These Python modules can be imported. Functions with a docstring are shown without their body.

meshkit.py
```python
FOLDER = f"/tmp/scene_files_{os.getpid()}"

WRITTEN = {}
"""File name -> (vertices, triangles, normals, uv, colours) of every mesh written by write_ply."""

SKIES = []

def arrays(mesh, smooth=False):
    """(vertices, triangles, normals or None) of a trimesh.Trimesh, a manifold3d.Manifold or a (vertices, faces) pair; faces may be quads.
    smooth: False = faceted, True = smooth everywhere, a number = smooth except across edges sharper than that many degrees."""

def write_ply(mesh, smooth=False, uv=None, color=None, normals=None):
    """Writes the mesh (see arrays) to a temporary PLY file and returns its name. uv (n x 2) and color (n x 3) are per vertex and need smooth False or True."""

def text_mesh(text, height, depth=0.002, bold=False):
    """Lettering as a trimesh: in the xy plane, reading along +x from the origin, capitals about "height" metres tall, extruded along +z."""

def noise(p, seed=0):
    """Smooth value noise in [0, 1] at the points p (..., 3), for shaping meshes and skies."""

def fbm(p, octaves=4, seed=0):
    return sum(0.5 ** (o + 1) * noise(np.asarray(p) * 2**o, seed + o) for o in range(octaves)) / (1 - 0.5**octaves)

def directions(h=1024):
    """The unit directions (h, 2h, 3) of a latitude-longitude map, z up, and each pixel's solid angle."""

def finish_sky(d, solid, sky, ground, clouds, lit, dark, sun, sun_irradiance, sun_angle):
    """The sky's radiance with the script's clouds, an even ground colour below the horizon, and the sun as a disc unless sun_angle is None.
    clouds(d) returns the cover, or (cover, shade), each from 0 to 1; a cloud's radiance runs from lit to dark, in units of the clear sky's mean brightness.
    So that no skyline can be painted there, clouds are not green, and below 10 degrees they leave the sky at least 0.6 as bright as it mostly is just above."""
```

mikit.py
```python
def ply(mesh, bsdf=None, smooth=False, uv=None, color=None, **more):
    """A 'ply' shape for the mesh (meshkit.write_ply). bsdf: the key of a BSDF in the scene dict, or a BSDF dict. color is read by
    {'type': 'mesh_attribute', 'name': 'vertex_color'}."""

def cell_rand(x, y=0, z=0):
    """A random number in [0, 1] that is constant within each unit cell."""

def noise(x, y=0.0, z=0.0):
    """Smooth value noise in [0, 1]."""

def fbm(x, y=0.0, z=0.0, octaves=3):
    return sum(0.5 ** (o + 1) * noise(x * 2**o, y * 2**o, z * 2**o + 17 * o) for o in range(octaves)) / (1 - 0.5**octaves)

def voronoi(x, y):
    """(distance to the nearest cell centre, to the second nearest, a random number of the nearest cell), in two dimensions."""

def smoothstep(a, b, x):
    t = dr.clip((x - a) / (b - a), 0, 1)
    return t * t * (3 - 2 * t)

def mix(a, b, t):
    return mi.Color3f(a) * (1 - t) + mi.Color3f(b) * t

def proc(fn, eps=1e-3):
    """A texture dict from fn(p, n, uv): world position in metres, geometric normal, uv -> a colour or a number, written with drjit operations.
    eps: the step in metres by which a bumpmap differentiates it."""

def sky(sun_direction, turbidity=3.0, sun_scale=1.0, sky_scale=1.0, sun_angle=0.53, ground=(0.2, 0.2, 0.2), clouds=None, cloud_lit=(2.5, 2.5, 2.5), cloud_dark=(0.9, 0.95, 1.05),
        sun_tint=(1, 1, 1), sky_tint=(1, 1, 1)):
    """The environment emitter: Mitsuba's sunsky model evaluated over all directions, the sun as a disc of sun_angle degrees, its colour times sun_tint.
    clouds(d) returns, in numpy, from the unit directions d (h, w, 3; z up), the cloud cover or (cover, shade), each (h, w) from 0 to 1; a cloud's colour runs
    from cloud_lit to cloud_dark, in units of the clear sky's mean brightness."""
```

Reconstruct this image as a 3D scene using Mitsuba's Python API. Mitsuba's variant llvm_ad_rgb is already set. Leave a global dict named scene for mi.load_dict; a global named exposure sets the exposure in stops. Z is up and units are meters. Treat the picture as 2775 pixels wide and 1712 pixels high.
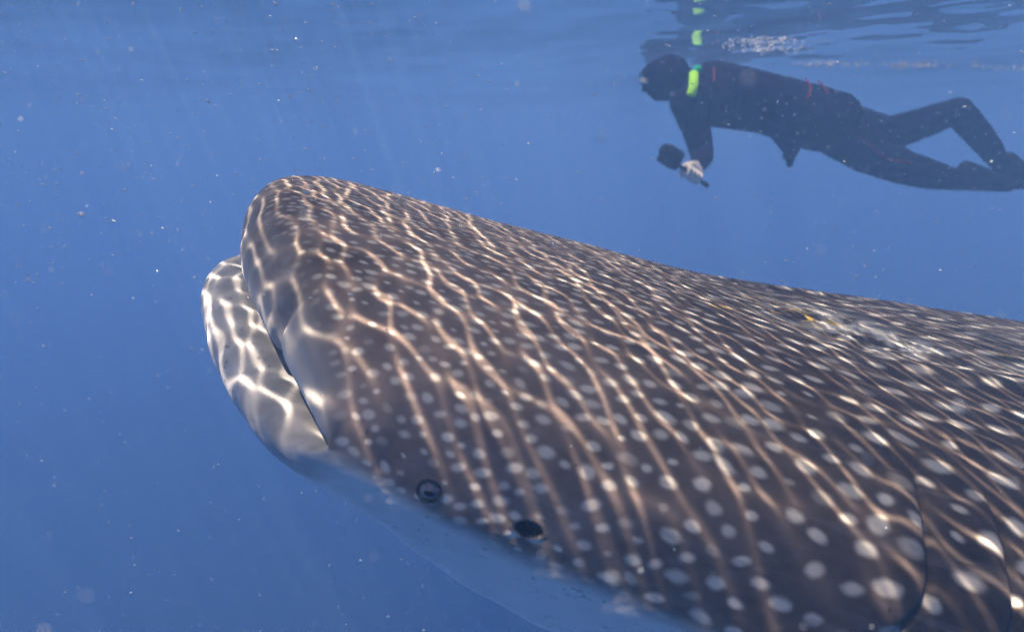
import math, random
import numpy as np, trimesh, manifold3d, mitsuba as mi, mikit, meshkit
from scipy.ndimage import gaussian_filter, map_coordinates
from scipy.spatial import cKDTree

T = mi.ScalarTransform4f
scene, labels = {}, {}
PI = math.pi

# ------------------------------------------------------------------ camera, sky and sun, exposure
EYE = np.array([0.0, 0.0, -0.35])                    # the lens is 35 cm under the surface (z = 0)
PITCH = math.radians(16.0)
AIM = EYE + np.array([0, math.cos(PITCH), -math.sin(PITCH)])
scene['camera'] = {'type': 'thinlens', 'fov': 80, 'near_clip': 0.02, 'far_clip': 400.0, 'aperture_radius': 0.0027,
                   'focus_distance': 0.80, 'to_world': T().look_at(EYE.tolist(), AIM.tolist(), [0, 0, 1]),
                   'medium': {'type': 'ref', 'id': 'water_medium'}}
SUN = np.array([-0.26, -0.11, 0.96]); SUN /= np.linalg.norm(SUN)   # direction of the sun's rays once they are in the water
scene['sky'] = mikit.sky(SUN.tolist(), turbidity=3, ground=(0.006, 0.022, 0.06), sky_scale=0.6, sky_tint=(.68, .94, 1.28))
exposure = 1.66


# ------------------------------------------------------------------ helpers
def numbered(key):
    k, n = key, 0
    while k in scene:
        n += 1
        k = f'{key}_{n:03d}'
    return k


def obj(name, mesh, bsdf, parent=None, smooth=True, **more):
    key = numbered(f'{parent}__{name}' if parent else name)
    scene[key] = mikit.ply(mesh, bsdf, smooth=smooth, **more)
    return key


def tag(key, label=None, category=None, group=None, kind=None):
    labels[key] = {k: v for k, v in dict(label=label, category=category, group=group, kind=kind).items() if v}
    return key


def sstep(a, b, x):
    t = np.clip((np.asarray(x, float) - a) / (b - a), 0, 1)
    return t * t * (3 - 2 * t)


def bump(x, c, w):
    return np.exp(-((np.asarray(x, float) - c) / w) ** 2)


def quads(nr, nc, wrap=True):
    i, j = np.meshgrid(np.arange(nr - 1), np.arange(nc if wrap else nc - 1), indexing='ij')
    k = (j + 1) % nc
    q = np.stack([i * nc + j, i * nc + k, (i + 1) * nc + k, (i + 1) * nc + j], -1).reshape(-1, 4)
    return np.vstack([q[:, [0, 1, 2]], q[:, [0, 2, 3]]])


def tri(m):
    if isinstance(m, manifold3d.Manifold):
        m = m.to_mesh()
        return trimesh.Trimesh(m.vert_properties[:, :3], m.tri_verts, process=False)
    return m


def hull(*balls):
    """The convex hull of spheres (x, y, z, r)."""
    return manifold3d.Manifold.batch_hull([manifold3d.Manifold.sphere(b[3], 20).translate(list(map(float, b[:3]))) for b in balls])


def chain(*balls):
    return [hull(a, b) for a, b in zip(balls[:-1], balls[1:])]


def blend(pieces, edge, rounds=12):
    m = manifold3d.Manifold.batch_boolean(pieces, manifold3d.OpType.Add).refine_to_length(edge)
    m = tri(m)
    m = trimesh.Trimesh(m.vertices, m.faces, process=True)
    return trimesh.smoothing.filter_taubin(m, lamb=0.5, nu=0.52, iterations=rounds)


def tube(path, radius, sides=10):
    p = np.asarray(path, float)
    t = np.gradient(p, axis=0); t /= np.linalg.norm(t, axis=1, keepdims=True)
    a = np.cross(t, [0.13, 0.2, 0.97]); a /= np.linalg.norm(a, axis=1, keepdims=True)
    b = np.cross(t, a)
    ang = np.arange(sides) * 2 * PI / sides
    r = np.broadcast_to(radius, (len(p),))[:, None, None]
    v = p[:, None] + r * (np.cos(ang)[None, :, None] * a[:, None] + np.sin(ang)[None, :, None] * b[:, None])
    v = np.vstack([v.reshape(-1, 3), p[:1], p[-1:]])
    f, n = quads(len(p), sides), len(p) * sides
    j = np.arange(sides)
    f = np.vstack([f, np.stack([j, j * 0 + n, (j + 1) % sides], 1)[:, ::-1], np.stack([j + n - sides, (j + 1) % sides + n - sides, j * 0 + n + 1], 1)[:, ::-1]])
    m = trimesh.Trimesh(v, f, process=False)
    if m.volume < 0:
        m.invert()
    return m


# ------------------------------------------------------------------ the sea: its water, its waved surface
# scattering water: what is far fades to blue
scene['water_medium'] = {'type': 'homogeneous', 'albedo': {'type': 'rgb', 'value': [0.32, 0.60, 0.993]}, 'sigma_t': 0.145,
                         'phase': {'type': 'hg', 'g': 0.0}}
scene['sea_water'] = {'type': 'cube', 'to_world': T().translate([0, 0, -2.65]).scale([60, 60, 2.85]), 'bsdf': {'type': 'null'},
                      'interior': {'type': 'ref', 'id': 'water_medium'}}
tag('sea_water', kind='structure')

WAVES = []
_r = np.random.default_rng(11)
for lam, amp, mean, spread, n in ((1.1, .0080, 0.55, .5, 5), (0.32, .0018, 0.35, .5, 6), (0.145, .00055, 0.0, .5, 6), (0.20, .0009, 1.45, .3, 3), (0.052, .00017, 1.2, .3, 4), (0.058, .00022, 0.35, .3, 5),
                                   (0.031, .00010, 0.25, .2, 6)):
    for _ in range(n):
        L, d = lam * _r.uniform(.75, 1.3), mean + _r.normal(0, spread)
        k = 2 * PI / L
        WAVES.append((k * math.cos(d), k * math.sin(d), amp * _r.uniform(.6, 1.3) / math.sqrt(n) * 1.5, _r.uniform(0, 2 * PI)))


def wave(x, y, grad=False):
    h, gx, gy = 0, 0, 0
    for kx, ky, a, ph in WAVES:
        w = kx * x + ky * y + ph
        if grad:
            c = a * np.cos(w)
            gx, gy = gx + c * kx, gy + c * ky
        else:
            h = h + a * np.sin(w)
    return (gx, gy) if grad else h


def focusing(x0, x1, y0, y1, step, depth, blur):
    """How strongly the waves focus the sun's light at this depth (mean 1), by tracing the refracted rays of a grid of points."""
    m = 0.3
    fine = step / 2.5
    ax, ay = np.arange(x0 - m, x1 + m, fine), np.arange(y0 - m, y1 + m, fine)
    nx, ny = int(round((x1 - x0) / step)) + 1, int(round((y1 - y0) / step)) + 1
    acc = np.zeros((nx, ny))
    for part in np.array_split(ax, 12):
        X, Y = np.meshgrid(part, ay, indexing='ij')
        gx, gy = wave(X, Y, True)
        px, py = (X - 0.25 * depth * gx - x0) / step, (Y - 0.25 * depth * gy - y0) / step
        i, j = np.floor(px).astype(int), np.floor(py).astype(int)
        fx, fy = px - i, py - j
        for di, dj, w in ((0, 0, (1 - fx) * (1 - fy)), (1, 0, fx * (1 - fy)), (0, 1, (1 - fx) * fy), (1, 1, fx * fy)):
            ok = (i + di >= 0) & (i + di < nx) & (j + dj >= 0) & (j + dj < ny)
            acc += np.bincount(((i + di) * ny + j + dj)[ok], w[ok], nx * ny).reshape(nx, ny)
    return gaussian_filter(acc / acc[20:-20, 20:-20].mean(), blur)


def grid_sheet(xs, ys):
    X, Y = np.meshgrid(xs, ys, indexing='ij')
    return np.stack([X, Y, wave(X, Y) * .8 * np.exp(-np.hypot(X, Y - 2) / 25)], -1).reshape(-1, 3), quads(len(xs), len(ys), False)


SX0, SX1, SY0, SY1, SSTEP = -0.80, 1.62, 0.24, 1.62, 0.0024
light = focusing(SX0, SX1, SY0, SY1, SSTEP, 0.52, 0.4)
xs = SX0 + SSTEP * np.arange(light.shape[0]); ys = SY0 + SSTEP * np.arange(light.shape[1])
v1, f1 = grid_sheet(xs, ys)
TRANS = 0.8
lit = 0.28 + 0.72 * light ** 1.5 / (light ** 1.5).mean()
c1 = np.clip(lit, 0, 12).reshape(-1, 1) * TRANS  # caustic light pattern put into the surface's transmittance, as vertex colour
n1, n2 = len(np.arange(SX0, SX1 - .01, .025)), len(np.arange(SY0, SY1 - .01, .025))
oxs = np.concatenate([-np.geomspace(70, 5.05, 40), np.linspace(-5, SX0, 150, endpoint=False), np.arange(SX0, SX1 - .01, .025), np.linspace(xs[-1], 5, 130)[1:], np.geomspace(5.05, 70, 40)])
oys = np.concatenate([-np.geomspace(70, 2.05, 40), np.linspace(-2, SY0, 80, endpoint=False), np.arange(SY0, SY1 - .01, .025), np.linspace(ys[-1], 8, 250)[1:], np.geomspace(8.1, 70, 60)])
oxs[190 + n1 - 1], oys[120 + n2 - 1] = xs[-1], ys[-1]
v2, f2 = grid_sheet(oxs, oys)
mid = v2[f2].mean(1)
f2 = f2[~((mid[:, 0] > SX0) & (mid[:, 0] < xs[-1]) & (mid[:, 1] > SY0) & (mid[:, 1] < ys[-1]))]
wide = focusing(-5, 5, -2, 8, .025, 0.9, 1.6)             # farther off the light is traced less finely
i2 = np.stack([(v2[:, 0] + 5) / .025, (v2[:, 1] + 2) / .025])
c2 = TRANS * (.5 + .5 * map_coordinates(wide, i2, order=1, mode='constant', cval=1.0))[:, None] * (.45 + 1.1 * meshkit.fbm(np.c_[v2[:, :2] * 1.3, v2[:, 0] * 0], 2, 9))[:, None]  # noise patches added to the transmittance to shape broad light shafts
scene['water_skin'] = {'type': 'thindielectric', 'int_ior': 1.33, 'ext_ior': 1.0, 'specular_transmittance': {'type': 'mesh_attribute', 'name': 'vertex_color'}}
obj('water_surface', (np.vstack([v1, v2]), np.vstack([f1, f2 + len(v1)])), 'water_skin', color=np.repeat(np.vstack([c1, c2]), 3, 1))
tag('water_surface', kind='structure')

# ------------------------------------------------------------------ the whale shark
# its own frame: x back from the snout's tip, y to its right (away from the camera), z up
Q = dict(rx=-0.1385, ry=0.376, rz=0.1451, roll=0.1547, px=-0.4114, py=1.0203, pz=-0.5266, arc0=-0.0335, arc1=0.2344, arcp=1.6034, jaw=0.07,
         chin=0.0342, mouth=0.4923, snout=-0.0251, t0=0.1595, t1=0.1933, t2=0.2143, t3=0.2987, t4=0.3819, t5=0.4745, b0=-0.2855, b1=-0.3196,
         b2=-0.4221, b3=-0.5, w0=0.5421, w1=0.6023, w2=0.6674, w3=0.7212, lz=0.0092)
from scipy.spatial.transform import Rotation
# stations: x, half width, top, bottom, bend sideways
STATION = lambda: np.array([
    [0.36, Q['w0'], Q['t0'], Q['b0'], 0], [0.60, Q['w1'], Q['t1'], Q['b1'], 0], [0.90, Q['w2'], Q['t2'], Q['b2'], 0], [1.25, Q['w3'], Q['t3'], Q['b3'], 0],
    [1.60, .74, Q['t4'], -.52, 0], [2.00, .70, Q['t5'], -.50, 0], [2.50, .62, .45, -.44, 0.02], [3.10, .49, .42, -.36, 0.08], [3.70, .34, .34, -.27, 0.18], [4.30, .20, .25, -.18, 0.30],
    [4.80, .11, .18, -.11, 0.42], [5.15, .06, .14, -.06, 0.5], [5.3, .03, .11, -.02, 0.54]])


def loops(phi):
    """Control loops of the skin, from the throat over the lips along the body to the tail; phi runs from the back over the left side to the belly."""
    c, s = np.cos(phi), np.sin(phi)
    up = c > 0
    sy = -np.sign(s) * np.abs(s) ** 0.80
    open_ = np.abs(c) ** 0.6                      # 0 at the mouth's corners, 1 in the middle
    fwd, drop = np.abs(c) ** .42, np.abs(c) ** .85   # how far the lower jaw stands out and hangs down
    y = Q['mouth'] * sy
    arc = Q['arc0'] + Q['arc1'] * np.abs(sy) ** Q['arcp']
    out = []

    def add(x, yy, z):
        out.append(np.stack(np.broadcast_arrays(x, yy, z), -1))

    lz = Q['lz'] - 0.035 * np.abs(sy) ** 3 + 0.0 * c
    # throat and inside of the lips
    add(arc * .3 + .42, y * .55, lz - .02 + .02 * c)
    add(arc * .5 + .28, y * .8, lz - .015 + .02 * c)
    add(arc + np.where(up, .07, .05) * open_, y * .93, lz + np.where(up, .010, -.035) * open_)
    # lip edges: the lower jaw stands forward of the upper lip
    rim = np.abs(c) ** .35
    add(arc + np.where(up, .012 * rim, (Q['jaw'] - .060) * fwd), y * .988, lz + np.where(up, -.012, -.030) * open_)
    add(arc + np.where(up, -.010 * rim, (Q['jaw'] - .105) * fwd), y * 1.01, lz + np.where(up, .020 * open_, -.050 * drop))
    # bulge of the snout's front and of the chin
    add(arc + np.where(up, -.012 * rim, (Q['jaw'] - .115) * fwd), y * 1.022, lz + np.where(up, .070 * open_, (Q['chin'] - .120) * drop))
    add(arc + np.where(up, .020 * rim, (Q['jaw'] - .065) * fwd), y * 1.026, lz + np.where(up, .125 * open_, (Q['chin'] - .180) * drop))
    add(arc * .9 + .085, y * 1.05, lz * (1 - .3 * open_) + np.where(up, (.155 + Q['snout']) * open_, (Q['chin'] - .20) * drop))
    add(arc * .62 + .20, y * 1.085, lz * (1 - .6 * open_) + np.where(up, (.170 + Q['snout']) * open_, (Q['chin'] * .7 - .22) * drop))
    for x, w, t, b, yo in STATION():
        k = np.clip((x - .36) / .9, 0, 1)
        p = 0.80 + .12 * k
        side = Q['lz'] + .06 * k                    # height of the widest line
        add(x + .30 * arc * max(0, 1 - (x - .36) / .5), yo - w * np.sign(s) * np.abs(s) ** p, side + np.where(up, (t - side) * np.abs(c) ** p, (b - side) * np.abs(c) ** p))
    return np.stack(out)                           # loop, phi, 3


def bspline(P, u):
    """Clamped uniform cubic B-spline through the control points P (n, m, 3) at u in [0, n - 1]."""
    P = np.concatenate([2 * P[:1] - P[1:2], P, 2 * P[-1:] - P[-2:-1]])
    i = np.clip(np.floor(u).astype(int), 0, len(P) - 4)
    t = (u - i)[:, None, None]
    return ((1 - t) ** 3 * P[i] + (3 * t ** 3 - 6 * t ** 2 + 4) * P[i + 1] + (-3 * t ** 3 + 3 * t ** 2 + 3 * t + 1) * P[i + 2] + t ** 3 * P[i + 3]) / 6


NLOOP = 9 + len(STATION())


def shark_point(u, phi):
    u, phi = np.atleast_1d(u).astype(float), np.atleast_1d(phi).astype(float)
    return np.stack([bspline(loops(np.array([b])), np.array([a]))[0, 0] for a, b in zip(u, phi)])


def to_world(p):
    rot = (Rotation.from_rotvec([Q['rx'], Q['ry'], Q['rz']]) * Rotation.from_euler('x', Q['roll'])).as_matrix()
    return np.asarray(p) @ rot.T + [Q['px'], Q['py'], Q['pz']]


def shark_grid(fine=True):
    k = 1 if fine else 4
    U = np.concatenate([np.linspace(0, 2.5, 40 // k, endpoint=False), np.linspace(2.5, 9, 260 // k, endpoint=False), np.linspace(9, 14.6, 620 // k, endpoint=False),
                        np.linspace(14.6, NLOOP - 1, 120 // k)])
    ph = np.concatenate([np.linspace(-PI * .35, PI * 1.02, 760 // k, endpoint=False), np.linspace(PI * 1.02, PI * 1.65, 120 // k, endpoint=False)])
    return U, ph, bspline(loops(ph), U)


# ---- end of shark shape


def skin_frame(u, phi, e=0.02):
    """Place, outward normal, and the directions towards the tail and around the body, at one point of the skin (world)."""
    p, pu, pp = (to_world(bspline(loops(np.array([b])), np.array([a]))[0, 0]) for a, b in ((u, phi), (u + e, phi), (u, phi + e)))
    n = np.cross(pp - p, pu - p); n /= np.linalg.norm(n)
    t = pu - p; t /= np.linalg.norm(t)
    return p, n, t, np.cross(n, t)


DEG = PI / 180
EYE_U, EYE_PHI, SPIR_U, SPIR_PHI = 7.65, 90.0 * DEG, 8.80, 93.4 * DEG

U, PH, G = shark_grid()
shp = G.shape[:2]
P = to_world(G.reshape(-1, 3)).reshape(G.shape)
du = np.gradient(P, axis=0)
dp = np.roll(P, -1, 1) - np.roll(P, 1, 1)
NRM = np.cross(dp, du); NRM /= np.linalg.norm(NRM, axis=2, keepdims=True) + 1e-12
X = G[..., 0]
UU = np.broadcast_to(U[:, None], shp)
PD = np.broadcast_to(np.degrees(PH)[None], shp)     # degrees from the back, over the left side
cosp = np.cos(np.radians(PD))
upper = cosp > 0


def nz(scale, octaves=4, seed=0):
    return meshkit.fbm(G * scale, octaves, seed) - .5


# --- folds, grooves and swellings of the skin, along its normal
D = .010 * nz(3.1, 3, 1) * sstep(8.5, 10.5, UU) + .0022 * nz(22, 3, 2) * sstep(4, 7, UU) + .0006 * nz(120, 2, 3)
fold = nz(5, 3, 4) * 6
D += .0022 * np.sin(PD * .42 + fold * 1.6 + UU * 1.1) * bump(UU, 4.3, 1.3) * ~upper          # creases across the lower jaw
D += .0012 * np.sin(X * 120 + fold * 2) * bump(UU, 6.2, 1.0) * upper * sstep(30, 60, PD)
# nasal lobe over the left corner of the mouth, with the nostril's groove before it
lobe = sstep(44, 48, PD) * sstep(90, 76, PD)
D += .005 * lobe * bump(UU, 4.4, 1.0) * upper + .007 * sstep(8, 22, PD) * sstep(43.5, 41.5, PD) * bump(UU, 4.2, 1.1) * upper
D -= .005 * bump(PD, 45, 2.0) * bump(UU, 4.4, 1.3)
D += .0016 * lobe * np.sin(UU * 7.5) * bump(UU, 5.2, 1.3) * upper
D += .0014 * np.sin(X * 75 + fold * 2.5 + PD * .12) * sstep(96, 104, PD) * sstep(140, 120, PD) * sstep(.2, .3, X)
D -= .006 * lobe * bump(UU, 6.2 - .010 * (PD - 45), .35)
# the first gill slits: lips of skin over a groove
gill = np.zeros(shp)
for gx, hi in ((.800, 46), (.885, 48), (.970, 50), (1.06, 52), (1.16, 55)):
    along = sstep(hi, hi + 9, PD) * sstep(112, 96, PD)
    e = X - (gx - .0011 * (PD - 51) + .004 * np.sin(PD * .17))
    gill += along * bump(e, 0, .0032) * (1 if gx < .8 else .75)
    D += along * (-.008 * bump(e, .002, .004) + .006 * bump(e, -.020, .017)) * (1 if gx < .8 else .7)
# keels along the back and flank
for c0, w0, a0 in ((17, 2.4, .010), (-22, 2.4, .010), (38, 2.2, .007), (64, 2.2, .006)):
    D += a0 * bump(PD, c0 + 6 * (X - 1), w0) * sstep(.75, 1.15, X)
# grazed, lumpy patch on the back
scar = np.clip(1.2 * bump(X, 1.0, .11) * bump(PD, 4, 9) + .8 * bump(X, 1.12, .07) * bump(PD, 9, 4) + .6 * bump(X, 1.3, .12) * bump(PD, 14, 4), 0, 1)
D += scar * (.018 * nz(30, 3, 7) + .012 * nz(80, 2, 8))
# socket of the eye and the spiracle's pit
def local_ellipse(u, phi, a, b):
    p, n, t, q = skin_frame(u, phi)
    d = P - p
    return np.where(np.abs(d @ n) < .06, np.sqrt((d @ t / a) ** 2 + (d @ q / b) ** 2), 9.0), d @ t, d @ q
eye_r, _, _ = local_ellipse(EYE_U, EYE_PHI, .0118, .0105)
D += .0012 * bump(eye_r, 1.06, .15) - .0045 * sstep(1.05, .8, eye_r)
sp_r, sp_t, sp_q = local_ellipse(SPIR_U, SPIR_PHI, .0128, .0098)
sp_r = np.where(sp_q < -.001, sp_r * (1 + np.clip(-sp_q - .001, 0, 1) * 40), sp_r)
D -= .016 * sstep(1.0, .55, sp_r)
D += .0010 * bump(sp_r, 1.25, .3)
P = P + NRM * D[..., None]

# --- pigment of the skin, with some shade and haze painted in
def near_edge(x, lo, hi):
    return sstep(lo, hi, x)
tone = 1 + 1.1 * nz(9, 3, 10) + .7 * nz(60, 3, 11)
dark = np.array([.132, .100, .087]) * (tone * (1.6 - 1.05 * sstep(.22, .85, X)))[..., None]  # darkened towards the rear, standing in for shade on the flank
grey = np.array([.215, .195, .19]) * (1 + .9 * nz(26, 4, 12) + .5 * nz(90, 2, 13))[..., None]
pale = np.array([.70, .71, .70]) * (1 + .35 * nz(12, 4, 14))[..., None]
jaw = np.array([.43, .415, .41]) * (1 + 1.0 * nz(16, 4, 15) + .5 * nz(60, 3, 16))[..., None]
mixc = lambda a, b, t: a + (b - a) * t[..., None]
front = 5.7 + 1.0 * nz(14, 3, 17) - .25 * bump(PD, 60, 15) - 1.0 * sstep(66, 80, PD)
col = mixc(grey, dark, sstep(front - .9, front + .8, UU))
edge = 92 + 8 * sstep(.22, .42, X) - 1 * sstep(.5, .9, X) + 5 * nz(11, 3, 18)       # from here down the skin is pale
belly = np.where(PD > 0, sstep(edge - 3.5, edge + 4, PD), sstep(-86, -92, PD)) * 1.0
col = mixc(col, pale, belly * sstep(5.2, 6.2, UU))
col = mixc(col, jaw, (~upper) * sstep(6.6, 5.4, UU))
lips = bump(UU, 4.0, .55) * upper
col = mixc(col, np.array([.46, .44, .42]) * np.ones(G.shape), .8 * lips + .6 * lobe * bump(UU, 4.6, .9) * upper)

# white spots: a blue-noise scatter on the skin, small and close on the snout, large and wide apart on the back
rng = np.random.default_rng(5)
sel = np.flatnonzero(((UU > 5.4) & (X < 3.2)).ravel())
dA = (np.linalg.norm(np.cross(du, dp), axis=2) * (np.gradient(PH)[None] > 0)).ravel()[sel]
cand = sel[np.searchsorted(np.cumsum(dA) / dA.sum(), rng.random(140000)).clip(0, len(sel) - 1)]
CP, CX, CD = P.reshape(-1, 3)[cand], X.ravel()[cand], PD.ravel()[cand]
gap = np.interp(CX, [.05, .3, .45, .6, .8, 1.05, 1.5, 3], [.0130, .0148, .0190, .025, .036, .050, .060, .065])
gap = np.where(CD > 50, gap * np.interp(CX, [.2, .45, .8], [.88, .95, .95]), gap)
order = rng.permutation(len(cand))
tree = cKDTree(CP)
alive = np.ones(len(cand), bool)
centres = []
for i in order:
    if alive[i]:
        centres.append(i)
        alive[tree.query_ball_point(CP[i], gap[i])] = False
SPOT = np.array(centres)
SC, SG = CP[SPOT], gap[SPOT]
tdir = (du / (np.linalg.norm(du, axis=2, keepdims=True) + 1e-12)).reshape(-1, 3)[cand[SPOT]]
ndir = NRM.reshape(-1, 3)[cand[SPOT]]
bdir = np.cross(ndir, tdir)
back = np.clip(1 - np.abs(CD[SPOT]) / 50, 0, 1) * sstep(.4, .9, CX[SPOT])
size = SG * rng.uniform(.28, .42, len(SPOT)) * (1 - .1 * back)
size *= 1.12 - .26 * sstep(.3, .9, CX[SPOT])
size *= np.where(rng.random(len(SPOT)) < .16, .62, 1)
longer = 1.12 + .55 * back + rng.uniform(0, .3, len(SPOT))
strength = rng.uniform(.7, 1, len(SPOT)) * np.where(rng.random(len(SPOT)) < .14, .4, 1)
turn = rng.normal(0, .25, len(SPOT))
tdir, bdir = tdir * np.cos(turn)[:, None] + bdir * np.sin(turn)[:, None], bdir * np.cos(turn)[:, None] - tdir * np.sin(turn)[:, None]
spot = np.zeros(shp[0] * shp[1])
vsel = np.flatnonzero(((UU > 5) & (X < 3.2)).ravel())
PV = P.reshape(-1, 3)[vsel]
dist, idx = cKDTree(SC).query(PV, k=3, workers=-1)
wob = 1 + .5 * (nz(95, 2, 20).ravel()[vsel])
for k in range(3):
    j = idx[:, k]
    d = PV - SC[j]
    r = np.sqrt((np.einsum('ij,ij->i', d, tdir[j]) / (size[j] * longer[j])) ** 2 + (np.einsum('ij,ij->i', d, bdir[j]) / (size[j] / longer[j] ** .5)) ** 2) * wob
    spot[vsel] = np.maximum(spot[vsel], sstep(1.28, .45, r) * strength[j])
spot = spot.reshape(shp) * (1 - .92 * belly) * sstep(front - .5, front + .7, UU) * (1 - .5 * scar)
col = mixc(col, np.array([.62, .555, .475]) * (1 + .3 * nz(50, 2, 21))[..., None], spot)
# faint pale streaks between the spots, freckles on the pale cheek, scratches
streak = sstep(.12, .22, nz(1, 1, 0) * 0 + meshkit.fbm(np.stack([X * 7, PD * .5, X * 0], -1), 3, 22) - .5)
col = mixc(col, np.array([.16, .135, .13]) * np.ones(G.shape), .35 * streak * sstep(.3, .6, X) * (1 - belly))
freckle = sstep(.19, .27, nz(150, 2, 23)) * sstep(-.08, .10, nz(9, 2, 24)) * belly * sstep(.75, .4, X)
col = mixc(col, np.array([.05, .05, .055]) * np.ones(G.shape), .55 * freckle)
raw = scar * sstep(-.16, .10, nz(30, 3, 25))
col = mixc(col, np.array([.55, .53, .49]) * np.ones(G.shape), .95 * raw)
algae = sstep(.10, .2, nz(55, 3, 26)) * np.clip(bump(X, .95, .07) * bump(PD, 1, 4.5) * 3 + bump(X, 1.33, .05) * bump(PD, 8, 2.5) + .8 * bump(X, .74, .05) * bump(PD, 8, 1.2), 0, 1)
col = mixc(col, np.array([.42, .30, .05]) * np.ones(G.shape), .95 * np.clip(algae, 0, 1))
dry = sstep(.08, .2, nz(34, 3, 27)) * bump(X, .33, .12) * bump(PD, -2, 14)
col = mixc(col, np.array([.26, .22, .20]) * np.ones(G.shape), .4 * dry)
back_haze = sstep(1.15, 1.6, X) * bump(PD, 4, 22) * (.55 + 1.2 * nz(6, 3, 28)).clip(0, 1)  # grey haze over the far back, painted into the skin colour
col = mixc(col, np.array([.22, .215, .22]) * np.ones(G.shape), .5 * back_haze)
# shade painted dark into the grooves: mouth, gill slits, nostril, eye's fold, spiracle
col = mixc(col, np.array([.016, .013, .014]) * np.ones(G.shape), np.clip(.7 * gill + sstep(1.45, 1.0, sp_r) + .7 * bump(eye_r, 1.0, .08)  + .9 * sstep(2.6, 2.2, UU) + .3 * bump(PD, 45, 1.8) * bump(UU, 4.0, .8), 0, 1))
col = mixc(col, np.array([.045, .038, .042]) * np.ones(G.shape), .75 * sstep(1.30, 1.12, eye_r))
col = np.clip(col, .008, .7)

scene['shark_skin'] = {'type': 'twosided', 'b': {'type': 'principled', 'base_color': {'type': 'mesh_attribute', 'name': 'vertex_color'}, 'roughness': .8, 'specular': .06}}
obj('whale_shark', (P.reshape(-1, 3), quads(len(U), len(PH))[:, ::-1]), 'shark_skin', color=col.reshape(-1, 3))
tag('whale_shark', 'huge brown whale shark with pale spots swimming left with its mouth just open', 'whale shark')

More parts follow.
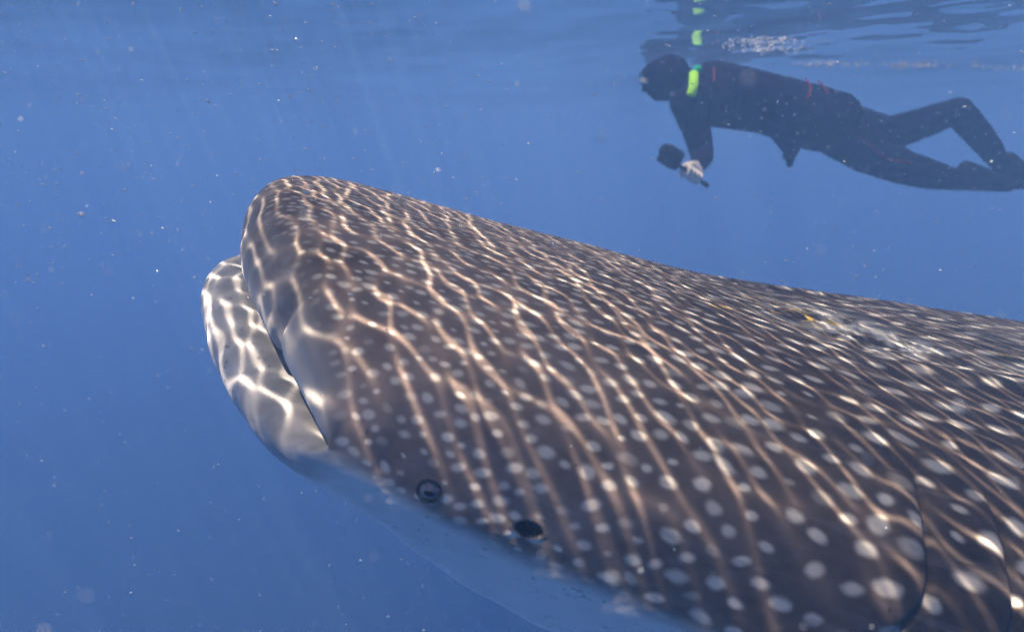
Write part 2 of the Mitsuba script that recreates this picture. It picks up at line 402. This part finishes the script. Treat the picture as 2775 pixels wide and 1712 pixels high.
# eye: a low dome with a pale iris and a dark level pupil
p, n, t, q = skin_frame(EYE_U, EYE_PHI)
rr, aa = np.linspace(0, 1, 14), np.arange(48) * 2 * PI / 48
R_, A_ = np.meshgrid(rr, aa, indexing='ij')
def dome(rad_t, rad_q, lift, sag, ct=0, cq=0):
    v = p + n * (lift - sag * R_ ** 2)[..., None] + t * (ct + rad_t * R_ * np.cos(A_))[..., None] + q * (cq + rad_q * R_ * np.sin(A_))[..., None]
    m = trimesh.Trimesh(v.reshape(-1, 3), quads(14, 48), process=False)
    if m.face_normals[m.area_faces > 1e-12].mean(0) @ n < 0:
        m.invert()
    return m
iris = dome(.0122, .0109, .0022, .0044)
ca = np.array([.15, .13, .15]) * (1 + .5 * np.sin(A_ * 9 + 3 * np.sin(A_ * 2)) * (R_ > .3) * .35)[..., None] * (1 - .5 * sstep(.93, .99, R_))[..., None]
ca = ca + np.array([.10, .12, .13]) * (bump(R_, .68, .22) * sstep(.2, .9, np.cos(A_ - 3.9)))[..., None]
k = obj('eye', iris, {'type': 'principled', 'base_color': {'type': 'mesh_attribute', 'name': 'vertex_color'}, 'roughness': .25, 'specular': .3}, 'whale_shark', True, color=np.clip(ca, .01, .6).reshape(-1, 3))
tag(k, 'small eye with a dark level pupil')
scene['pupil_black'] = {'type': 'principled', 'base_color': {'type': 'rgb', 'value': [.004, .004, .005]}, 'roughness': .6, 'specular': .04}
obj('pupil', dome(.0054, .0034, .0032, .0016, .0003, -.0012), 'pupil_black', k)

# a black disc as the shade in the spiracle's pit, and the fins behind the part the camera sees
p, n, t, q = skin_frame(SPIR_U, SPIR_PHI)
obj('spiracle', dome(.0085, .0062, -.0125, .002), 'pupil_black', 'whale_shark')
def shark_fin(root_a, root_b, tip_a, tip_b, thick):
    """A fin from its root (leading and trailing end) to its tip, in the shark's own frame: a thin rounded blade."""
    rings = []
    for f in np.linspace(0, 1, 14):
        a, b = np.array(root_a) * (1 - f) + np.array(tip_a) * f, np.array(root_b) * (1 - f) + np.array(tip_b) * f
        a = a + (b - a) * .25 * f * (1 - f)
        c = np.cross(b - a, np.array(tip_a) - root_a); c /= np.linalg.norm(c)
        w = np.linspace(0, 2 * PI, 40, endpoint=False)
        rings.append(a + (b - a) * (.5 - .5 * np.cos(w))[:, None] + c * (thick * (1 - .85 * f) * np.sin(w) * (1 - .35 * np.cos(w + PI)))[:, None])
    v = to_world(np.array(rings).reshape(-1, 3))
    v = np.vstack([v, v[-40:].mean(0, keepdims=True)])
    j = np.arange(40)
    m = trimesh.Trimesh(v, np.vstack([quads(14, 40), np.stack([j + 520, (j + 1) % 40 + 520, j * 0 + 560], 1)]), process=False)
    if m.volume < 0:
        m.invert()
    return m
scene['fin_skin'] = {'type': 'twosided', 'b': {'type': 'diffuse', 'reflectance': mikit.proc(lambda p, n, uv: mikit.mix([.06, .047, .044], [.46, .42, .36], mikit.smoothstep(.66, .74, mikit.noise(p.x * 26, p.y * 26, p.z * 26))))}}
for s_ in (-1, 1):
    obj('pectoral_fin', shark_fin((1.55, s_ * .62, -.28), (2.15, s_ * .58, -.30), (2.35, s_ * 1.35, -.62), (2.55, s_ * 1.32, -.62), .05), 'fin_skin', 'whale_shark')
obj('dorsal_fin', shark_fin((2.75, .03, .38), (3.35, .10, .36), (3.25, .08, .86), (3.5, .12, .80), .04), 'fin_skin', 'whale_shark')
obj('tail_fin', shark_fin((4.95, .46, .14), (5.3, .54, .08), (5.75, .62, 1.05), (5.95, .66, .95), .03), 'fin_skin', 'whale_shark')
obj('tail_fin', shark_fin((4.95, .46, .06), (5.25, .53, .02), (5.45, .58, -.48), (5.6, .6, -.42), .03), 'fin_skin', 'whale_shark')

# ------------------------------------------------------------------ the snorkeller at the surface
J = dict(chest=(0.939, 3.100, -0.136), belly=(1.255, 3.100, -0.189), hips=(1.511, 3.100, -0.262), neck=(0.810, 3.100, -0.093), head=(0.736, 3.100, -0.065), brow=(0.683, 3.100, -0.050),
         face=(0.690, 3.100, -0.097), chin=(0.704, 3.100, -0.129), sh_n=(0.796, 2.930, -0.182), el_n=(0.881, 2.930, -0.402), wr_n=(0.807, 2.740, -0.460), sh_f=(0.961, 3.270, -0.152),
         el_f=(1.385, 3.340, -0.272), wr_f=(1.454, 3.300, -0.402), ti_f=(1.462, 3.300, -0.449), hip_n=(1.506, 3.010, -0.289), th_n=(1.691, 3.010, -0.397), kn_n=(1.896, 3.030, -0.476),
         ca_n=(2.036, 3.050, -0.508), an_n=(2.217, 3.080, -0.542), hip_f=(1.607, 3.200, -0.255), th_f=(1.886, 3.210, -0.325), kn_f=(2.231, 3.220, -0.207), ca_f=(2.367, 3.220, -0.325),
         an_f=(2.531, 3.220, -0.490))
def jb(name, r, dy=0.0, dx=0.0, dz=0.0):
    a = J[name]
    return (a[0] + dx, a[1] + dy, a[2] + dz, r)
body = [hull(jb('chest', .142, -.085), jb('chest', .142, .085), jb('belly', .128, -.075), jb('belly', .128, .075)),
        hull(jb('belly', .128, -.075), jb('belly', .128, .075), jb('hips', .138, -.07), jb('hips', .138, .07)),
        hull(jb('chest', .11, -.15, .02, -.02), jb('chest', .11, .15, .02, -.02), jb('chest', .12, 0, -.06)),
        hull(jb('neck', .080), jb('chest', .11)), hull(jb('neck', .078), jb('head', .088, 0, .02)),
        hull(jb('head', .094, 0, .012, .012), jb('head', .092, 0, .0, -.012), jb('brow', .062, 0, .0, .004)),
        hull(jb('head', .080), jb('face', .055), jb('chin', .040), jb('brow', .060)),
        hull(jb('face', .02, 0, -.052, -.012), jb('face', .03, 0, -.02, .0), jb('brow', .02, 0, -.045)),           # nose
        hull(jb('chin', .022, -.014, -.028, .006), jb('chin', .022, .014, -.028, .006), jb('chin', .03)),             # mouth
        *chain(jb('chest', .10, -.12, -.06, -.03), jb('sh_n', .078), jb('sh_n', .066, 0, .05, -.11), jb('el_n', .054)), *chain(jb('el_n', .054), jb('el_n', .05, -.07, -.02, -.02), jb('wr_n', .034)),
        *chain(jb('chest', .09, .12), jb('sh_f', .075), jb('el_f', .060), jb('wr_f', .050, 0, -.004, .03)), hull(jb('wr_f', .046, 0, 0, .02), jb('wr_f', .030, -.034, -.012, -.02), jb('wr_f', .030, .034, .014, -.02)),
        *[hull(jb('wr_f', .018, y0, x0, -.02), jb('ti_f', .012, y0 * 1.2, x0 * 1.1 - .004, dz)) for x0, y0, dz in ((-.024, -.034, -.004), (-.008, -.012, -.026), (.010, .012, -.022), (.026, .032, -.002))],
        hull(jb('wr_f', .016, -.03, -.02, .0), jb('wr_f', .011, -.045, -.045, -.03)),
        *chain(jb('hips', .130, -.06), jb('hip_n', .118), jb('th_n', .100), jb('kn_n', .078), jb('ca_n', .070), jb('an_n', .044)),
        *chain(jb('hips', .125, .06), jb('hip_f', .108), jb('th_f', .088), jb('kn_f', .066), jb('ca_f', .062), jb('an_f', .040))]
suit = blend(body, .013, 34)
suit.vertices += suit.vertex_normals * (.006 * (meshkit.fbm(suit.vertices * 14, 3, 31) - .5) + .004 * (meshkit.noise(suit.vertices * np.array([55, 20, 20]), 32) - .5))[:, None]
scene['neoprene'] = {'type': 'principled', 'roughness': .85, 'specular': .05,
                     'base_color': mikit.proc(lambda p, n, uv: mikit.mix([.009, .006, .022], [.018, .012, .038], mikit.fbm(p.x * 11, p.y * 11, p.z * 11)))}
obj('person', suit, 'neoprene')
tag('person', 'person in a black wetsuit and mask snorkelling at the surface, one knee bent', 'person')
def on_suit(path, lift):
    path = np.array(path)
    path = np.stack([np.interp(np.linspace(0, 1, 28), np.linspace(0, 1, len(path)), path[:, k]) for k in range(3)], 1)
    flat = np.abs(suit.vertices[None][:, :, [0, 2]] - path[:, None][:, :, [0, 2]]).max(2) < .016
    out = path.copy()
    out[:, 1] = np.where(flat, suit.vertices[None, :, 1], 9).min(1) - lift          # the camera-side flank of the suit
    out[:, 1] = np.where(out[:, 1] > 5, np.median(out[:, 1]), out[:, 1])
    return np.stack([np.convolve(np.pad(out[:, k], 3, 'edge'), np.ones(7) / 7, 'valid') for k in range(3)], 1)
scene['neon_green'] = {'type': 'twosided', 'b': {'type': 'diffuse', 'reflectance': {'type': 'rgb', 'value': [.50, .98, .06]}}}
scene['teal'] = {'type': 'twosided', 'b': {'type': 'diffuse', 'reflectance': {'type': 'rgb', 'value': [.05, .6, .3]}}}
nb = obj('neck_band', tube(on_suit([(0.818, 2.960, -0.058), (0.811, 2.95, -0.075), (0.800, 2.930, -0.10), (0.782, 2.92, -0.165)], .024), .022), 'neon_green', 'person')
tag(nb, 'neon green band round the neck')
obj('end', tube(on_suit([(0.838, 2.990, -0.040), (0.830, 2.975, -0.044), (0.820, 2.965, -0.054)], .02), .019), 'teal', nb)
scene['red_tape'] = {'type': 'twosided', 'b': {'type': 'diffuse', 'reflectance': {'type': 'rgb', 'value': [.30, .05, .07]}}}
for path in ([(0.900, 2.90, -.035), (0.891, 2.90, -.101)], [(1.339, 2.90, -.073), (1.345, 2.90, -.122), (1.325, 2.90, -.171)], [(1.399, 2.90, -.087), (1.423, 2.90, -.148)],
             [(1.569, 2.90, -.322), (1.677, 2.90, -.396), (1.741, 2.90, -.433), (1.879, 2.90, -.452)]):
    obj('red_seam', tube(on_suit(path, .0), .0045, 8), 'red_tape', 'person')
mask = blend([hull(jb('brow', .030, -.05, -.035, .008), jb('brow', .030, .05, -.035, .008), jb('face', .026, -.045, -.032, .012), jb('face', .026, .045, -.032, .012), jb('brow', .05, 0, .01))], .01, 8)
dm = obj('dive_mask', mask, 'neoprene', 'person')
scene['mask_glass'] = {'type': 'principled', 'roughness': .08, 'specular': .5, 'base_color': {'type': 'rgb', 'value': [.02, .03, .04]}}
lens = trimesh.creation.box([.006, .095, .05]); lens.apply_transform(trimesh.transformations.rotation_matrix(-.12, [0, 1, 0])); lens.apply_translation([.616, 3.10, -.066])
obj('lens', lens, 'mask_glass', dm, smooth=False)
# bare hand, its fingers closed round the camera's pole
PA, PB = np.array([.700, 2.647, -.446]), np.array([.846, 2.702, -.536])
pu = (PB - PA) / np.linalg.norm(PB - PA)
K = np.array([.780, 2.672, -.474]); W0 = np.array([.806, 2.738, -.458])
pole_mid = PA + pu * ((K - PA) @ pu)
away = W0 - pole_mid; away -= pu * (away @ pu); away /= np.linalg.norm(away)      # from the pole to the wrist
side = np.cross(pu, away)
side *= -np.sign(side[2]) * -1 if side[2] != 0 else 1                              # upwards
def hp(i, a, b, r):
    return (*(pole_mid + pu * i + away * a + side * b), r)
hand = [hull((*W0, .026), (*(W0 + pu * .014), .022), hp(-.034, .020, .012, .013), hp(.034, .020, .010, .012)), hull((*W0, .024), hp(-.02, .034, .016, .016), hp(.028, .034, .012, .014))]
for i, ln in ((-.034, 1.0), (-.012, 1.1), (.011, 1.05), (.033, .85)):
    hand += chain(hp(i, .020, .012, .0115), hp(i, -.008 * ln, .021, .0100), hp(i, -.023 * ln, .002, .0092), hp(i + .002, -.012, -.019 * ln, .0085), hp(i + .003, .006, -.020, .0075))
hand += chain(hp(-.030, .036, .004, .013), hp(-.046, .022, -.012, .0115), hp(-.040, .004, -.024, .0100), hp(-.030, -.008, -.028, .0085))
hm = blend(hand, .004, 6)
scene['bare_skin'] = {'type': 'principled', 'roughness': .5, 'specular': .3, 'base_color': mikit.proc(lambda p, n, uv: mikit.mix([.74, .62, .50], [.84, .74, .62], mikit.fbm(p.x * 60, p.y * 60, p.z * 60)))}
tag(obj('hand', hm, 'bare_skin', 'person'), 'bare pale hand gripping a pole')
scene['fin_rubber'] = {'type': 'principled', 'roughness': .55, 'specular': .3, 'base_color': {'type': 'rgb', 'value': [.014, .014, .02]}}
def fin(ank, heel, toe, tip, wide_):
    ank, heel, toe, tip = map(np.array, (ank, heel, toe, tip))
    sidey = np.array([0, 1, 0])
    pk = hull((*ank, .044), (*heel, .036), (*(toe - sidey * .03), .034), (*(toe + sidey * .03), .034))
    b1 = hull(*[(*(toe + sidey * s * .05), .022) for s in (-1, 1)], *[(*(toe + (tip - toe) * .35 + sidey * s * wide_ * .8), .012) for s in (-1, 1)])
    b2 = hull(*[(*(toe + (tip - toe) * .35 + sidey * s * wide_ * .8), .012) for s in (-1, 1)], *[(*(tip + sidey * s * wide_), .006) for s in (-1, 1)])
    rails = [hull(*[(*(toe + (tip - toe) * f + sidey * s * wide_ * (.55 + .45 * f)), .02 - .01 * f) for f in (0, .9)]) for s in (-1, 1)]
    return blend([pk, b1, b2] + rails, .018, 5)
obj('fin', fin(J['an_n'], (2.227, 3.08, -.478), (2.446, 3.10, -.560), (2.96, 3.12, -.540), .10), 'fin_rubber', 'person')
obj('fin', fin(J['an_f'], (2.54, 3.22, -.44), (2.690, 3.22, -.560), (3.16, 3.25, -.43), .10), 'fin_rubber', 'person')
# the small camera it holds out on a pole
scene['camera_black'] = {'type': 'principled', 'roughness': .5, 'specular': .4, 'base_color': {'type': 'rgb', 'value': [.010, .010, .014]}}
cm = manifold3d.Manifold.batch_hull([manifold3d.Manifold.sphere(.010, 16).translate([sx * .034, sy * .020, sz * .030]) for sx in (-1, 1) for sy in (-1, 1) for sz in (-1, 1)])
cm = cm + manifold3d.Manifold.cylinder(.016, .024, .021, 32).rotate([0, -90, 0]).translate([-.042, 0, .008])
cm = tri(cm)
RC = trimesh.transformations.euler_matrix(.15, .45, .5); RC[:3, 3] = (.665, 2.640, -.415)
cm.apply_transform(RC)
obj('action_camera__housing', cm, 'camera_black', smooth=35)
lensm = trimesh.creation.cylinder(.013, .004, sections=32); lensm.apply_transform(trimesh.transformations.rotation_matrix(PI / 2, [0, 1, 0])); lensm.apply_translation([-.060, 0, .008]); lensm.apply_transform(RC)
obj('action_camera__lens', lensm, 'mask_glass', smooth=35)
obj('action_camera__pole', tri(manifold3d.Manifold.batch_boolean([hull((*(PA - pu * .015), .0075), (*PB, .0075)), hull((*(PA - pu * .02), .0095), (.672, 2.642, -.428, .0095)), hull((*PB, .010), (*(PB - pu * .02), .010))], manifold3d.OpType.Add)), 'camera_black', smooth=40)
tag('action_camera', 'small dark action camera on a short pole held out by the snorkeller', 'camera')

# ------------------------------------------------------------------ drifting plankton specks
rng = np.random.default_rng(77)
N = 6500
zc = 3.3 * rng.random(N) ** .45 + .14
side_ = math.tan(math.radians(40)) * 1.05
loc = np.stack([rng.uniform(-1, 1, N) * side_ * zc, zc, (1 - 2 * rng.random(N) ** 1.35) * side_ * .62 * zc], 1)
cp, sp_ = math.cos(PITCH), math.sin(PITCH)
wp = EYE + np.stack([loc[:, 0], loc[:, 1] * cp + loc[:, 2] * sp_, -loc[:, 1] * sp_ + loc[:, 2] * cp], 1)
keep = wp[:, 2] < -.03
wp, zc = wp[keep], zc[keep]
ico = trimesh.creation.icosphere(1, 1.0)
more = rng.random((900, 3)) * [1, 1, 1]
zz = .35 + 1.5 * more[:, 2]
more = np.stack([(-.98 + .95 * more[:, 0] ** 1.4) * side_ * zz, zz, (.95 - .9 * more[:, 1] ** 1.2) * side_ * .62 * zz], 1)
more = EYE + np.stack([more[:, 0], more[:, 1] * cp + more[:, 2] * sp_, -more[:, 1] * sp_ + more[:, 2] * cp], 1)
zz = zz[more[:, 2] < -.03]; more = more[more[:, 2] < -.03]
z3 = rng.uniform(.15, .34, 70)
near = np.stack([rng.uniform(-1, 1, 70) * side_ * z3, z3, rng.uniform(-.62, .62, 70) * side_ * z3], 1)
near = EYE + np.stack([near[:, 0], near[:, 1] * cp + near[:, 2] * sp_, -near[:, 1] * sp_ + near[:, 2] * cp], 1)
wp, zc = np.vstack([wp, more, near]), np.concatenate([zc, zz, z3])
ax = rng.normal([1, .2, -.5], .45, (len(wp), 3)); ax /= np.linalg.norm(ax, axis=1, keepdims=True)
rad = rng.lognormal(math.log(.00054), .42, len(wp)).clip(.0003, .0019) * np.clip(zc, .45, 2.2) ** .6
st = rng.uniform(.2, 1.8, len(wp))
V = ico.vertices[None] * (1 + .5 * rng.uniform(-1, 1, (len(wp), len(ico.vertices), 1)))
V = V + ax[:, None] * (V @ ax[:, :, None]) * st[:, None, None]
V = wp[:, None] + V * rad[:, None, None]
F = ico.faces[None] + (np.arange(len(wp)) * len(ico.vertices))[:, None, None]
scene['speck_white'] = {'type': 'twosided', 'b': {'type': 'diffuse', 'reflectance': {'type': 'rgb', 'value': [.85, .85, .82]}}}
obj('plankton', (V.reshape(-1, 3), F.reshape(-1, 3)), 'speck_white')
tag('plankton', 'tiny white plankton specks drifting all through the water', 'plankton', kind='stuff')

# ------------------------------------------------------------------ white specks added under the surface to stand for sky glints
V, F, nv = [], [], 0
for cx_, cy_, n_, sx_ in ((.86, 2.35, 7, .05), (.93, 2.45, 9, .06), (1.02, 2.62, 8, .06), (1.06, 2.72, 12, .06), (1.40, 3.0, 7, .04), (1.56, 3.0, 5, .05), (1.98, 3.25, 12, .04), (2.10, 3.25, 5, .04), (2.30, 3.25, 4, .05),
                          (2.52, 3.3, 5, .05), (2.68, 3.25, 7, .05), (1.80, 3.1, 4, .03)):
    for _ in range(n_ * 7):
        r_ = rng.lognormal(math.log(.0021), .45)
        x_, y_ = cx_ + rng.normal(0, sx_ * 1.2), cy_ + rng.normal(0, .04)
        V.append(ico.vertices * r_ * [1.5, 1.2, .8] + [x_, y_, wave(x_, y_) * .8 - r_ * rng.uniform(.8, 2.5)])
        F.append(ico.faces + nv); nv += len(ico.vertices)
obj('glint_specks', (np.vstack(V), np.vstack(F)), 'speck_white')
tag('glint_specks', 'small white specks added for sky glints under the surface', 'glint_specks', kind='stuff')
